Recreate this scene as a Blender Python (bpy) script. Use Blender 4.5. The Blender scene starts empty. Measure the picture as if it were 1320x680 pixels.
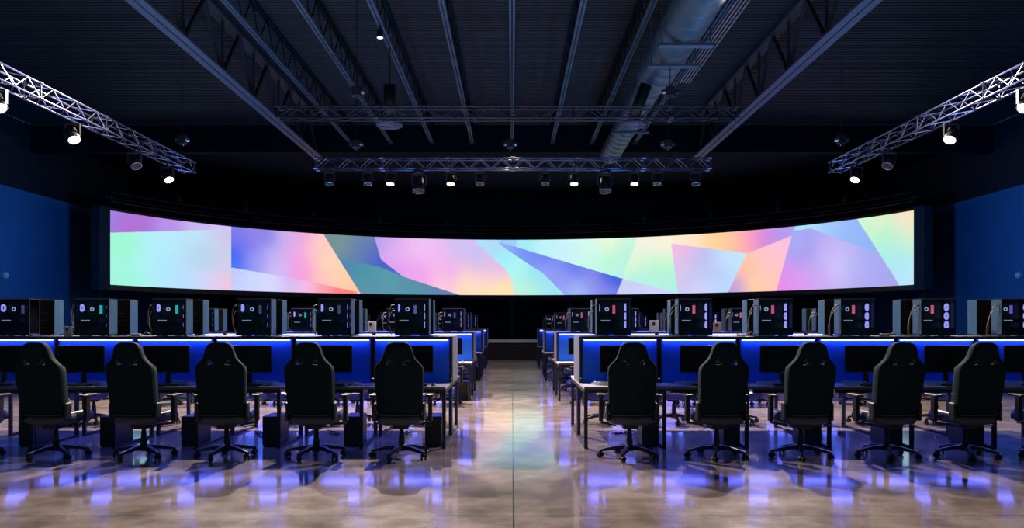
import bpy, bmesh, math, random
import numpy as np
from mathutils import Vector, Matrix
random.seed(7)
PI = math.pi
SC = bpy.context.scene
COL = SC.collection

# ------------------------------------------------------------------ materials
def srgb(c):
    return tuple((x/255/12.92 if x/255 <= .04045 else ((x/255+.055)/1.055)**2.4) for x in c)

def mat(name, col, rough=.5, metal=0., emit=None, strength=0., var=.12, scale=9., spec=.5, sample=True, coat=0., bump=0.):
    m = bpy.data.materials.new(name); m.use_nodes = True
    nt = m.node_tree; n = nt.nodes; l = nt.links
    b = n['Principled BSDF']
    tc = n.new('ShaderNodeTexCoord'); no = n.new('ShaderNodeTexNoise')
    no.inputs['Scale'].default_value = scale; no.inputs['Detail'].default_value = 4
    l.new(tc.outputs['Object'], no.inputs['Vector'])
    mx = n.new('ShaderNodeMix'); mx.data_type = 'RGBA'
    mx.inputs[6].default_value = (*[c*(1-var) for c in col], 1)
    mx.inputs[7].default_value = (*[min(1, c*(1+var)) for c in col], 1)
    l.new(no.outputs['Fac'], mx.inputs[0]); l.new(mx.outputs[2], b.inputs['Base Color'])
    b.inputs['Roughness'].default_value = rough; b.inputs['Metallic'].default_value = metal
    b.inputs['Specular IOR Level'].default_value = spec
    b.inputs['Coat Weight'].default_value = coat
    if emit:
        b.inputs['Emission Color'].default_value = (*emit, 1); b.inputs['Emission Strength'].default_value = strength
    if bump:
        bp = n.new('ShaderNodeBump'); bp.inputs['Strength'].default_value = bump; bp.inputs['Distance'].default_value = .01
        l.new(no.outputs['Fac'], bp.inputs['Height']); l.new(bp.outputs['Normal'], b.inputs['Normal'])
    if not sample: m.cycles.emission_sampling = 'NONE'
    return m

def glow(name, col, strength, sample=False):
    m = bpy.data.materials.new(name); m.use_nodes = True
    nt = m.node_tree; n = nt.nodes; l = nt.links
    n.remove(n['Principled BSDF'])
    e = n.new('ShaderNodeEmission'); e.inputs['Strength'].default_value = strength
    tc = n.new('ShaderNodeTexCoord'); no = n.new('ShaderNodeTexNoise'); no.inputs['Scale'].default_value = 30
    l.new(tc.outputs['Object'], no.inputs['Vector'])
    mx = n.new('ShaderNodeMix'); mx.data_type = 'RGBA'
    mx.inputs[6].default_value = (*[c*.92 for c in col], 1); mx.inputs[7].default_value = (*[c*1.08 for c in col], 1)
    l.new(no.outputs['Fac'], mx.inputs[0]); l.new(mx.outputs[2], e.inputs['Color'])
    l.new(e.outputs[0], n['Material Output'].inputs['Surface'])
    if not sample: m.cycles.emission_sampling = 'NONE'
    return m

def glass_mat():
    m = bpy.data.materials.new('tinted_glass'); m.use_nodes = True
    nt = m.node_tree; n = nt.nodes; l = nt.links
    n.remove(n['Principled BSDF'])
    t = n.new('ShaderNodeBsdfTransparent'); t.inputs[0].default_value = (.78, .80, .88, 1)
    g = n.new('ShaderNodeBsdfGlossy'); g.inputs['Roughness'].default_value = .06
    f = n.new('ShaderNodeFresnel'); f.inputs['IOR'].default_value = 1.35
    tc = n.new('ShaderNodeTexCoord'); no = n.new('ShaderNodeTexNoise'); no.inputs['Scale'].default_value = 3
    l.new(tc.outputs['Object'], no.inputs['Vector'])
    mr = n.new('ShaderNodeMapRange'); mr.inputs[3].default_value = .04; mr.inputs[4].default_value = .09
    l.new(no.outputs['Fac'], mr.inputs[0]); l.new(mr.outputs[0], g.inputs['Roughness'])
    mx = n.new('ShaderNodeMixShader')
    l.new(f.outputs[0], mx.inputs[0]); l.new(t.outputs[0], mx.inputs[1]); l.new(g.outputs[0], mx.inputs[2])
    l.new(mx.outputs[0], n['Material Output'].inputs['Surface'])
    return m

def floor_mat():
    m = bpy.data.materials.new('polished_concrete'); m.use_nodes = True
    nt = m.node_tree; n = nt.nodes; l = nt.links; b = n['Principled BSDF']
    tc = n.new('ShaderNodeTexCoord')
    def noise(s, d, stretch=None):
        no = n.new('ShaderNodeTexNoise'); no.inputs['Scale'].default_value = s; no.inputs['Detail'].default_value = d
        no.inputs['Roughness'].default_value = .6
        l.new(tc.outputs['Object'], no.inputs['Vector']); return no
    a = noise(.75, 6); c = noise(2.6, 4)
    r1 = n.new('ShaderNodeValToRGB'); e = r1.color_ramp.elements
    e[0].position = .36; e[0].color = (.17, .125, .10, 1); e[1].position = .66; e[1].color = (.55, .46, .40, 1)
    x = e.new(.5); x.color = (.36, .282, .24, 1)
    mixf = n.new('ShaderNodeMix'); mixf.data_type = 'FLOAT'; mixf.inputs[0].default_value = .45
    l.new(a.outputs['Fac'], mixf.inputs[2]); l.new(c.outputs['Fac'], mixf.inputs[3])
    l.new(mixf.outputs[0], r1.inputs[0])
    # saw-cut joints
    sp = n.new('ShaderNodeSeparateXYZ'); l.new(tc.outputs['Object'], sp.inputs[0])
    cur = None
    def near(axis, v, w):
        nonlocal cur
        s = n.new('ShaderNodeMath'); s.operation = 'SUBTRACT'; l.new(sp.outputs[axis], s.inputs[0]); s.inputs[1].default_value = v
        ab = n.new('ShaderNodeMath'); ab.operation = 'ABSOLUTE'; l.new(s.outputs[0], ab.inputs[0])
        lt = n.new('ShaderNodeMath'); lt.operation = 'LESS_THAN'; l.new(ab.outputs[0], lt.inputs[0]); lt.inputs[1].default_value = w
        if cur is None: cur = lt
        else:
            mxx = n.new('ShaderNodeMath'); mxx.operation = 'MAXIMUM'
            l.new(cur.outputs[0], mxx.inputs[0]); l.new(lt.outputs[0], mxx.inputs[1]); cur = mxx
    for v in (.012, -4.6, 4.6, 9.2, -9.2): near(0, v, .007)
    for v in (2.2, 6.62, 11.2, 15.0, 18.9, 23.2, 27.5, 31.8): near(1, v, .012)
    mj = n.new('ShaderNodeMix'); mj.data_type = 'RGBA'
    l.new(cur.outputs[0], mj.inputs[0]); l.new(r1.outputs[0], mj.inputs[6]); mj.inputs[7].default_value = (.05, .04, .035, 1)
    l.new(mj.outputs[2], b.inputs['Base Color'])
    mr = n.new('ShaderNodeMapRange'); mr.inputs[3].default_value = .15; mr.inputs[4].default_value = .28
    l.new(c.outputs['Fac'], mr.inputs[0]); l.new(mr.outputs[0], b.inputs['Roughness'])
    b.inputs['Specular IOR Level'].default_value = .5; b.inputs['IOR'].default_value = 1.6
    b.inputs['Coat Weight'].default_value = .8; b.inputs['Coat Roughness'].default_value = .075; b.inputs['Coat IOR'].default_value = 1.5
    bp = n.new('ShaderNodeBump'); bp.inputs['Strength'].default_value = .012; bp.inputs['Distance'].default_value = .02
    l.new(a.outputs['Fac'], bp.inputs['Height']); l.new(bp.outputs['Normal'], b.inputs['Normal'])
    return m

def wall_mat():
    # blue paint to about six metres, black above
    m = bpy.data.materials.new('two_tone_wall_paint'); m.use_nodes = True
    nt = m.node_tree; n = nt.nodes; l = nt.links; b = n['Principled BSDF']
    tc = n.new('ShaderNodeTexCoord'); sp = n.new('ShaderNodeSeparateXYZ'); l.new(tc.outputs['Object'], sp.inputs[0])
    gt = n.new('ShaderNodeMath'); gt.operation = 'GREATER_THAN'; gt.inputs[1].default_value = 6.29; l.new(sp.outputs[2], gt.inputs[0])
    no = n.new('ShaderNodeTexNoise'); no.inputs['Scale'].default_value = .8; no.inputs['Detail'].default_value = 5
    l.new(tc.outputs['Object'], no.inputs['Vector'])
    c = n.new('ShaderNodeMix'); c.data_type = 'RGBA'; c.inputs[6].default_value = (.035, .15, .34, 1); c.inputs[7].default_value = (.05, .19, .42, 1)
    l.new(no.outputs['Fac'], c.inputs[0])
    mx = n.new('ShaderNodeMix'); mx.data_type = 'RGBA'; l.new(gt.outputs[0], mx.inputs[0]); l.new(c.outputs[2], mx.inputs[6])
    mx.inputs[7].default_value = (.004, .011, .018, 1)
    l.new(mx.outputs[2], b.inputs['Base Color']); b.inputs['Roughness'].default_value = .7
    return m

M = {
 'floor': floor_mat(), 'wall': wall_mat(), 'glass': glass_mat(),
 'deck': mat('dark_roof_deck', (.010, .024, .036), .6, var=.3, scale=.6),
 'void': mat('matt_black_and_shade', (.004, .011, .019), .9, scale=1., spec=.1),
 'black_wall': mat('black_paint_and_shade', (.009, .022, .036), .8, scale=1.),
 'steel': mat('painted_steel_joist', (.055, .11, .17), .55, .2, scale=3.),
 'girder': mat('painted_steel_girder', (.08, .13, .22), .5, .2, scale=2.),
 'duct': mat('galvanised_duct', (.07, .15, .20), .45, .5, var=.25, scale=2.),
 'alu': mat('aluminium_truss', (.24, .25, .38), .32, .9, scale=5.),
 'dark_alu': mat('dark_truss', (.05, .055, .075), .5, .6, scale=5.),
 'black_metal': mat('black_powder_coat', (.012, .012, .014), .45, scale=12.),
 'black_plastic': mat('black_plastic', (.014, .014, .016), .38, scale=14.),
 'fixture': mat('fixture_housing', (.02, .02, .024), .4, scale=14.),
 'leather': mat('black_leather', (.040, .05, .085), .34, scale=60., bump=.12),
 'shell': mat('chair_back_fabric', (.0035, .015, .021), .75, scale=70., bump=.12, spec=.12),
 'chair_plastic': mat('chair_base_plastic', (.009, .010, .013), .4, scale=20.),
 'caster': mat('caster_rubber', (.01, .01, .011), .4, scale=20.),
 'top': mat('grey_laminate_top', (.72, .68, .74), .42, scale=6.),
 'top_edge': mat('brown_edge_band', (.20, .15, .12), .5, scale=20.),
 'panel': mat('blue_fabric_screen', (.026, .16, .80), .85, scale=90., bump=.05, spec=.1),
 'end_panel': mat('grey_end_panel', (.15, .165, .25), .6, scale=8.),
 'shelf': mat('dark_shelf_board', (.03, .03, .05), .4, scale=10.),
 'led': glow('blue_white_led', (.17, .18, 1.), 13., sample=True),
 'under_led': glow('under_desk_led', (.22, .22, 1.), 9., sample=True),
 'under_glow': glow('added_under_desk_glow', (.075, .115, 1.), 2.5, sample=True),  # added glow for the floor below, not a desk part
 'pc_case': mat('black_pc_case', (.016, .017, .02), .4, .3, scale=10.),
 'pc_front': mat('case_panel_wall_tint', (.045, .13, .22), .35, .1, scale=5.),  # bluish reflection of the wall put into the panel colour
 'pc_inner': mat('pc_interior', (.01, .011, .018), .5, scale=25.),
 'pc_edge': mat('brushed_case_edge', (.20, .20, .21), .35, .6, scale=25.),
 'fan_ring': glow('fan_ring_light', (.42, .40, 1.), 1.25),
 'fan_blade': glow('fan_blade_light', (.05, .05, .6), .25),
 'pump': glow('pump_light', (.45, .75, 1.), .8),
 'ram_cyan': glow('memory_light_cyan', (.05, .75, .70), .75),
 'ram_red': glow('memory_light_red', (1., .18, .28), .85),
 'ram_violet': glow('memory_light_violet', (.30, .24, .9), .6),
 'ram_dim': glow('memory_light_dim', (.16, .2, .42), .4),
 'gpu_mark': glow('card_lettering', (.6, .68, .85), .55),
 'foot': mat('silver_case_foot', (.6, .6, .65), .3, .8, scale=20.),
 'cable_tan': mat('sleeved_cable', (.32, .25, .2), .5, scale=30.),
 'cable_white': mat('pale_cable', (.85, .85, .9), .45, scale=30.),
 'cable_black': mat('black_cable', (.02, .02, .022), .5, scale=30.),
 'bezel': mat('monitor_plastic', (.006, .007, .010), .4, scale=15.),
 'display': mat('switched_off_display', (.002, .003, .005), .2, scale=4., spec=.25),
 'key': mat('keyboard_keys', (.14, .14, .16), .45, scale=30.),
 'mouse': mat('mouse_plastic', (.24, .24, .28), .3, scale=20.),
 'card': mat('white_card', (.75, .72, .72), .6, scale=8.),
 'peach_card': mat('peach_card', (.8, .55, .45), .6, scale=8.),
 'white_plastic': mat('white_camera_plastic', (.7, .72, .75), .4, scale=8.),
 'stage_top': mat('pale_stage_top', (.38, .40, .44), .6, scale=3.),
 'stage': mat('black_stage_skirt', (.005, .006, .009), .9, scale=3.),
 'lens_on': glow('lamp_lens', (1., .93, .82), 7.),
 'lens_off': mat('dark_lens', (.05, .05, .06), .12, scale=8., spec=.8),
 'glint': mat('polished_ring', (.45, .45, .5), .2, .9, scale=8.),
 'down_lens': glow('downlight_lens', (.75, .78, 1.), 2.2),
 'diffuser': mat('white_diffuser', (.14, .15, .22), .5, scale=6.),
 'tray': mat('galvanised_tray', (.52, .54, .60), .35, .7, scale=12.),
 'hole': mat('slot_lining', (.10, .10, .10), .3, scale=30.),
}

# ------------------------------------------------------------------ mesh builder
class MB:
    def __init__(s): s.bm = bmesh.new()
    def box(s, c, d, rot=None, bev=0.):
        g = bmesh.ops.create_cube(s.bm, size=1.)['verts']
        mt = Matrix.Translation(c) @ (rot.to_4x4() if rot else Matrix.Identity(4)) @ Matrix.Diagonal((*d, 1))
        bmesh.ops.transform(s.bm, matrix=mt, verts=g)
        if bev:
            es = {e for v in g for e in v.link_edges}
            bmesh.ops.bevel(s.bm, geom=list(es), offset=bev, segments=2, affect='EDGES', profile=.5)
        return s
    def bx(s, x0, x1, y0, y1, z0, z1, bev=0.):
        return s.box(((x0+x1)/2, (y0+y1)/2, (z0+z1)/2), (x1-x0, y1-y0, z1-z0), bev=bev)
    def cyl(s, p0, p1, r0, r1=None, seg=12, cap=True):
        p0 = Vector(p0); p1 = Vector(p1); r1 = r0 if r1 is None else r1
        d = p1-p0; L = d.length
        q = Vector((0, 0, 1)).rotation_difference(d.normalized()).to_matrix().to_4x4()
        bmesh.ops.create_cone(s.bm, cap_ends=cap, segments=seg, radius1=r0, radius2=r1, depth=L, matrix=Matrix.Translation((p0+p1)/2) @ q)
        return s
    def bar(s, p0, p1, w, h, up=(0, 0, 1), w1=None, h1=None):
        p0 = Vector(p0); p1 = Vector(p1); d = (p1-p0).normalized(); up = Vector(up)
        x = d.cross(up).normalized(); u = x.cross(d).normalized()
        w1 = w if w1 is None else w1; h1 = h if h1 is None else h1
        vs = []
        for p, a, b in ((p0, w, h), (p1, w1, h1)):
            for i, j in ((-1, -1), (1, -1), (1, 1), (-1, 1)):
                vs.append(s.bm.verts.new(p + x*(i*a/2) + u*(j*b/2)))
        for f in ((3, 2, 1, 0), (4, 5, 6, 7), (0, 1, 5, 4), (1, 2, 6, 5), (2, 3, 7, 6), (3, 0, 4, 7)):
            s.bm.faces.new([vs[i] for i in f])
        return s
    def tube(s, pts, r, seg=6, closed=False):
        pts = [Vector(p) for p in pts]; rings = []
        n = len(pts); prev = None
        for i, p in enumerate(pts):
            a = pts[i-1] if (i or closed) else p; b = pts[(i+1) % n] if (i < n-1 or closed) else p
            d = (b-a).normalized()
            ref = prev if prev is not None else (Vector((0, 0, 1)) if abs(d.z) < .9 else Vector((1, 0, 0)))
            x = (ref - d*ref.dot(d))
            if x.length < 1e-5: x = d.orthogonal()
            x.normalize(); prev = x; y = d.cross(x)
            rings.append([s.bm.verts.new(p + x*(r*math.cos(2*PI*k/seg)) + y*(r*math.sin(2*PI*k/seg))) for k in range(seg)])
        m = n if closed else n-1
        for i in range(m):
            A = rings[i]; B = rings[(i+1) % n]
            for k in range(seg): s.bm.faces.new((A[k], A[(k+1) % seg], B[(k+1) % seg], B[k]))
        if not closed:
            s.bm.faces.new(rings[0][::-1]); s.bm.faces.new(rings[-1])
        return s
    def ring(s, c, axis, R, r, seg=24, ts=6):
        c = Vector(c); q = Vector((0, 0, 1)).rotation_difference(Vector(axis).normalized())
        return s.tube([c + q @ Vector((R*math.cos(2*PI*k/seg), R*math.sin(2*PI*k/seg), 0)) for k in range(seg)], r, ts, True)
    def lathe(s, prof, c=(0, 0, 0), axis=(0, 0, 1), seg=20):
        c = Vector(c); q = Vector((0, 0, 1)).rotation_difference(Vector(axis).normalized())
        rings = []
        for r, z in prof:
            rings.append([s.bm.verts.new(c + q @ Vector((max(r, 1e-4)*math.cos(2*PI*k/seg), max(r, 1e-4)*math.sin(2*PI*k/seg), z))) for k in range(seg)])
        for A, B in zip(rings, rings[1:]):
            for k in range(seg): s.bm.faces.new((A[k], A[(k+1) % seg], B[(k+1) % seg], B[k]))
        s.bm.faces.new(rings[0][::-1]); s.bm.faces.new(rings[-1])
        return s
    def loft(s, loops, cap=True):
        rings = [[s.bm.verts.new(p) for p in L] for L in loops]; n = len(rings[0])
        for A, B in zip(rings, rings[1:]):
            for k in range(n): s.bm.faces.new((A[k], A[(k+1) % n], B[(k+1) % n], B[k]))
        if cap: s.bm.faces.new(rings[0][::-1]); s.bm.faces.new(rings[-1])
        return s
    def build(s, name, m, parent=None, smooth=False, sub=0):
        bmesh.ops.recalc_face_normals(s.bm, faces=s.bm.faces)
        me = bpy.data.meshes.new(name); s.bm.to_mesh(me); s.bm.free()
        if smooth: me.polygons.foreach_set('use_smooth', [True]*len(me.polygons))
        me.materials.append(M[m] if isinstance(m, str) else m)
        o = bpy.data.objects.new(name, me); COL.objects.link(o)
        if parent: o.parent = parent
        if sub:
            md = o.modifiers.new('sub', 'SUBSURF'); md.levels = sub; md.render_levels = sub
        return o

def tag(o, label, cat, group=None, kind='thing'):
    o['label'] = label; o['category'] = cat; o['kind'] = kind
    if group: o['group'] = group
    return o
def thing(name, label, cat, loc=(0, 0, 0), rz=0., group=None):
    o = bpy.data.objects.new(name, None); COL.objects.link(o); o.empty_display_size = .1
    o.location = loc; o.rotation_euler = (0, 0, rz)
    return tag(o, label, cat, group)
def struct(o): o['kind'] = 'structure'; return o
def copy_tree(o, parent=None):
    c = o.copy(); COL.objects.link(c)
    if parent: c.parent = parent
    for ch in list(o.children): copy_tree(ch, c)
    return c
class Maker:
    """first use places the prototype itself, later uses place copies"""
    def __init__(s, proto): s.p = proto; s.used = False
    def put(s, label, loc, rz=0., group=None):
        o = copy_tree(s.p) if s.used else s.p
        s.used = True
        o.location = loc; o.rotation_euler = (0, 0, rz); o['label'] = label
        if group: o['group'] = group
        return o
NTH = ['aisle-end', 'second', 'third', 'fourth', 'fifth', 'sixth']
ROW = ['front', 'second', 'third', 'rearmost']
SIDE = {-1: 'left', 1: 'right'}

# ------------------------------------------------------------------ layout (metres; camera at the origin of X and Y)
YF = [10.19, 16.6, 22.6, 29.2]            # front edge of each desk row
EDGE = {-1: [.79, .80, .83, .90], 1: [.86, .90, .88, .92]}   # aisle end of each row
NB = 6
DP = .988                                  # desk pitch
HP = 1.008                                 # hutch pitch
Z_TOP = .74; Z_SHELF = 1.335
HALL = 17.5; HALL_Y0 = -9.; HALL_Y1 = 47.; DECK = 8.75

# ------------------------------------------------------------------ setting
b = MB(); b.bx(-HALL, HALL, HALL_Y0, HALL_Y1, -.12, 0); struct(b.build('floor', 'floor'))
b = MB(); b.bx(-HALL-.2, -HALL, HALL_Y0, HALL_Y1, 0, DECK); struct(b.build('wall_left', 'wall'))
b = MB(); b.bx(HALL, HALL+.2, HALL_Y0, HALL_Y1, 0, DECK); struct(b.build('wall_right', 'wall'))
b = MB(); b.bx(-HALL, HALL, HALL_Y1, HALL_Y1+.2, 0, DECK); struct(b.build('wall_back', 'black_wall'))
# corrugated roof deck, ribs run across the hall
b = MB(); prev = None; per = .185; y = 6.
bm = b.bm
while y < 31.:
    for dy, z in ((0, DECK), (.06, DECK), (.085, DECK+.07), (.16, DECK+.07)):
        cur = (bm.verts.new((-HALL, y+dy, z)), bm.verts.new((HALL, y+dy, z)))
        if prev: bm.faces.new((prev[0], prev[1], cur[1], cur[0]))
        prev = cur
    y += per
struct(b.build('ceiling', 'deck'))
b = MB(); b.bx(-HALL, HALL, 31.35, HALL_Y1, DECK-.3, DECK); struct(b.build('ceiling_rear', 'void'))  # unlit rear ceiling, its darkness put into the black colour
b = MB(); b.bx(-HALL, HALL, 31., 31.35, 7.75, DECK-.01); struct(b.build('trim_1', 'void'))

# roof joists: bottom chord of two angles, top chord, zigzag web
jx = [-5.8, -4.35, -2.87, -1.43, 0., 1.45, 2.87, 4.42]
jl = ['roof joist beside the big girder over the outer left', 'roof joist passing over the left truss hoist', 'roof joist with the small white downlight on it',
      'slim roof joist just left of the centre joist', 'centre roof joist running straight above the aisle', 'slim roof joist just right of the centre joist',
      'roof joist running close along the left of the round duct', 'roof joist between the round duct and the right girder']
JZ = 8.0
for x, lab in zip(jx, jl):
    t = thing('steel_joist', 'bare dark ' + lab, 'joist', (x, 6.4, JZ), group='steel joists under the roof deck')
    b = MB(); b.bx(-.065, -.012, 0, 24.5, 0, .055); b.bx(.012, .065, 0, 24.5, 0, .055); b.build('bottom_chord', 'steel', t)
    b = MB(); b.bx(-.06, .06, 0, 24.5, DECK-JZ-.06, DECK-JZ-.004); b.build('top_chord', 'void', t)  # shade below the deck put into the black colour
    b = MB(); k = 0
    while k*.6 < 24.:
        z0, z1 = (.03, DECK-JZ-.04) if k % 2 == 0 else (DECK-JZ-.04, .03)
        b.bar((0, k*.6, z0), (0, k*.6+.6, z1), .022, .022, up=(1, 0, 0)); k += 1
    b.build('web_lattice', 'void', t)  # web blackened to stand for the shade above the bottom chord
# joist girders either side
for x, lab in ((-6.78, 'heavy open web girder lit blue, over the left desks'), (6.48, 'heavy open web girder lit blue, over the right desks')):
    t = thing('girder_truss', lab, 'girder', (x, 5.6, 7.3), group='girders under the roof deck')
    b = MB(); b.bx(-.17, -.02, 0, 24.6, 0, .03); b.bx(.02, .17, 0, 24.6, 0, .03); b.bx(-.05, -.02, 0, 24.6, .03, .16); b.bx(.02, .05, 0, 24.6, .03, .16)
    b.build('bottom_chord', 'girder', t)
    b = MB(); b.bx(-.15, .15, 0, 24.6, 1.30, 1.44); b.build('top_chord', 'deck', t)
    b = MB(); k = 0
    while k*1.2 < 24.:
        z0, z1 = (.08, 1.34) if k % 2 == 0 else (1.34, .08)
        b.bar((0, k*1.2, z0), (0, k*1.2+1.2, z1), .075, .075, up=(1, 0, 0))
        if k % 2 == 0: b.bar((0, k*1.2, .08), (0, k*1.2, 1.34), .06, .06, up=(1, 0, 0))
        k += 1
    b.build('web_lattice', 'black_wall', t)  # web colour darkened so it reads as a shaded silhouette

# round duct with a reducer
t = thing('air_duct', 'round spiral metal air duct hung under the roof deck', 'duct', (3.43, 0, 7.45))
b = MB(); prof = []
def dp(y0, y1, r):
    y = y0
    while y < y1-.01:
        prof.extend([(r, y), (r+.012, y+.03), (r, y+.06), (r, y+.6)]); y += .62
dp(8., 20.2, .43); prof.extend([(.43, 20.6), (.34, 21.1)]); dp(21.2, 29.4, .34)
b.lathe(prof, axis=(0, 1, 0), seg=28)
dz = b.build('duct_run', 'duct', t, smooth=True)
for y, r in ((16.8, .43), (18.14, .43), (24.8, .34)):
    b = MB(); b.bx(-.54, .54, y-.1, y+.1, -r-.07, -r-.02); b.build('hanger_bar', 'steel', t)
    for s in (-1, 1):
        b = MB(); b.cyl((s*.475, y, -r-.03), (s*.475, y, 1.28), .012, seg=6); b.build('hanger_rod', 'steel', t)
# lit cable tray along the right
t = thing('cable_tray', 'pale ladder cable tray running beside the round duct', 'cable tray', (4.55, 9., 7.86))
for k in range(4):
    b = MB(); b.cyl((-.12+.08*k, 0, 0), (-.12+.08*k, 13.5, 0), .017, seg=6); b.build('rail', 'tray', t)
for k in range(10):
    b = MB(); b.bx(-.16, .16, k*1.5-.03, k*1.5+.03, .018, .04); b.build('rung', 'steel', t)
for k in range(4):
    b = MB(); b.cyl((.15, 1+k*3.6, .03), (.15, 1+k*3.6, .86), .012, seg=6); b.build('hanger_rod', 'steel', t)

# round ceiling diffusers on dark drops
for x, lab in ((-2.87, 'round ringed air diffuser hanging over the left of the rear ceiling truss'), (2.84, 'round ringed air diffuser hanging below the spiral duct')):
    t = thing('ceiling_diffuser', lab, 'air diffuser', (x, 20., 6.14), group='round air diffusers')
    b = MB(); b.lathe([(.10, .0), (.12, .02), (.30, .0), (.31, .03), (.20, .12), (.15, .16), (.15, .17)], seg=28); b.build('cone', 'diffuser', t, smooth=True)
    for k, r in enumerate((.13, .20, .27)):
        b = MB(); b.ring((0, 0, -.01), (0, 0, 1), r, .014, 28, 6); b.build('ring_vane', 'diffuser', t, smooth=True)
    if x < 0:
        b = MB(); b.cyl((0, 0, .17), (0, 0, .95), .14, seg=18); b.build('drop_duct', 'black_metal', t, smooth=True)
        b = MB(); b.cyl((0, 0, .95), (0, 0, 1.855), .02, seg=8); b.build('drop_rod', 'black_metal', t)
    else:
        b = MB(); b.cyl((0, 0, .17), (.30, 0, .95), .14, seg=18); b.build('drop_duct', 'black_metal', t, smooth=True)

# ------------------------------------------------------------------ aluminium trusses
def truss(label, p0, along, n, cell, w, h, m, hide=None):
    """box truss of n cells along x or y, p0 = lower front corner start"""
    t = thing('lighting_truss', label, 'truss', p0, group='aluminium lighting trusses')
    L = n*cell; r = .018
    def P(a, c, z): return (a, c, z) if along == 'x' else (c, a, z)
    for c in (0, w):
        for z in (0, h):
            b = MB(); b.cyl(P(0, c, z), P(L, c, z), r, seg=8); b.build('chord', m, t, smooth=True)
    def zig(a, bb, name):
        q = MB()
        for k in range(n):
            s, e = (a, bb) if k % 2 == 0 else (bb, a)
            q.cyl(P(k*cell, *s), P((k+1)*cell, *e), .0095, seg=6)
        q.build(name, m, t)
    zig((0, 0), (0, h), 'front_lattice'); zig((w, 0), (w, h), 'rear_lattice')
    zig((0, h), (w, h), 'top_lattice'); zig((w, 0), (0, 0), 'bottom_lattice')
    for k in range(0, n+1):
        if k % 6 and k != n: continue
        q = MB()
        for (c0, z0), (c1, z1) in (((0, 0), (w, 0)), ((w, 0), (w, h)), ((w, h), (0, h)), ((0, h), (0, 0))):
            q.cyl(P(k*cell, c0, z0), P(k*cell, c1, z1), .016, seg=6)
        for c in (0, w):
            for z in (0, h): q.cyl(P(k*cell-.05, c, z), P(k*cell+.05, c, z), .032, seg=8)
        q.build('connector_frame', m, t)
    return t
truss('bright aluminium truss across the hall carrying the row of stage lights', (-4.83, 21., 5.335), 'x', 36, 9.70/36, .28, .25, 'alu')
truss('dim aluminium truss across the hall above the light truss, bare of lamps', (-4.94, 18., 5.85), 'x', 28, 9.69/28, .28, .24, 'dark_alu')  # weak light on this truss put into a darker metal colour
truss('aluminium side truss running along the left wall with spotlights', (-8.1, 9.6, 5.235), 'y', 30, .38, .28, .25, 'alu')
truss('aluminium side truss running along the right wall with spotlights', (7.82, 9.6, 5.235), 'y', 30, .38, .28, .25, 'alu')

# chain hoists holding the trusses
def hoist(label, x, y, ztruss, zb, ztop=DECK-.75):
    t = thing('chain_hoist', label, 'hoist', (x, y, zb), group='chain hoists above the trusses')
    b = MB(); b.box((0, 0, .13), (.20, .16, .22), bev=.03); b.build('motor_body', 'fixture', t)
    b = MB(); b.cyl((-.17, 0, .13), (.17, 0, .13), .06, seg=12); b.build('motor_drum', 'glint', t, smooth=True)
    b = MB(); b.cyl((0, 0, .24), (0, 0, ztop-zb), .010, seg=6); b.build('lift_chain', 'black_metal', t)
    b = MB(); b.cyl((0, 0, .02), (0, 0, ztruss-zb), .010, seg=6); b.build('sling', 'black_metal', t)
    b = MB(); b.ring((0, 0, .02), (0, 1, 0), .035, .012, 14, 6); b.build('hook', 'glint', t)
for x, n in ((-3.86, 'left'), (-.04, 'middle'), (3.86, 'right')):
    hoist(f'chain hoist motor on a chain above the {n} of the light truss', x, 21.14, 5.61, 5.83)
for x, n in ((-3.3, 'left'), (3.36, 'right')):
    hoist(f'chain hoist motor hung above the {n} end of the dim bare truss', x, 18.14, 6.12, 6.3, 6.95 if x > 0 else DECK-.01)
for x, n in ((-7.96, 'left'), (7.96, 'right')):
    hoist(f'chain hoist motor above the far end of the {n} side truss', x, 20.6, 5.51, 5.82)

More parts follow.
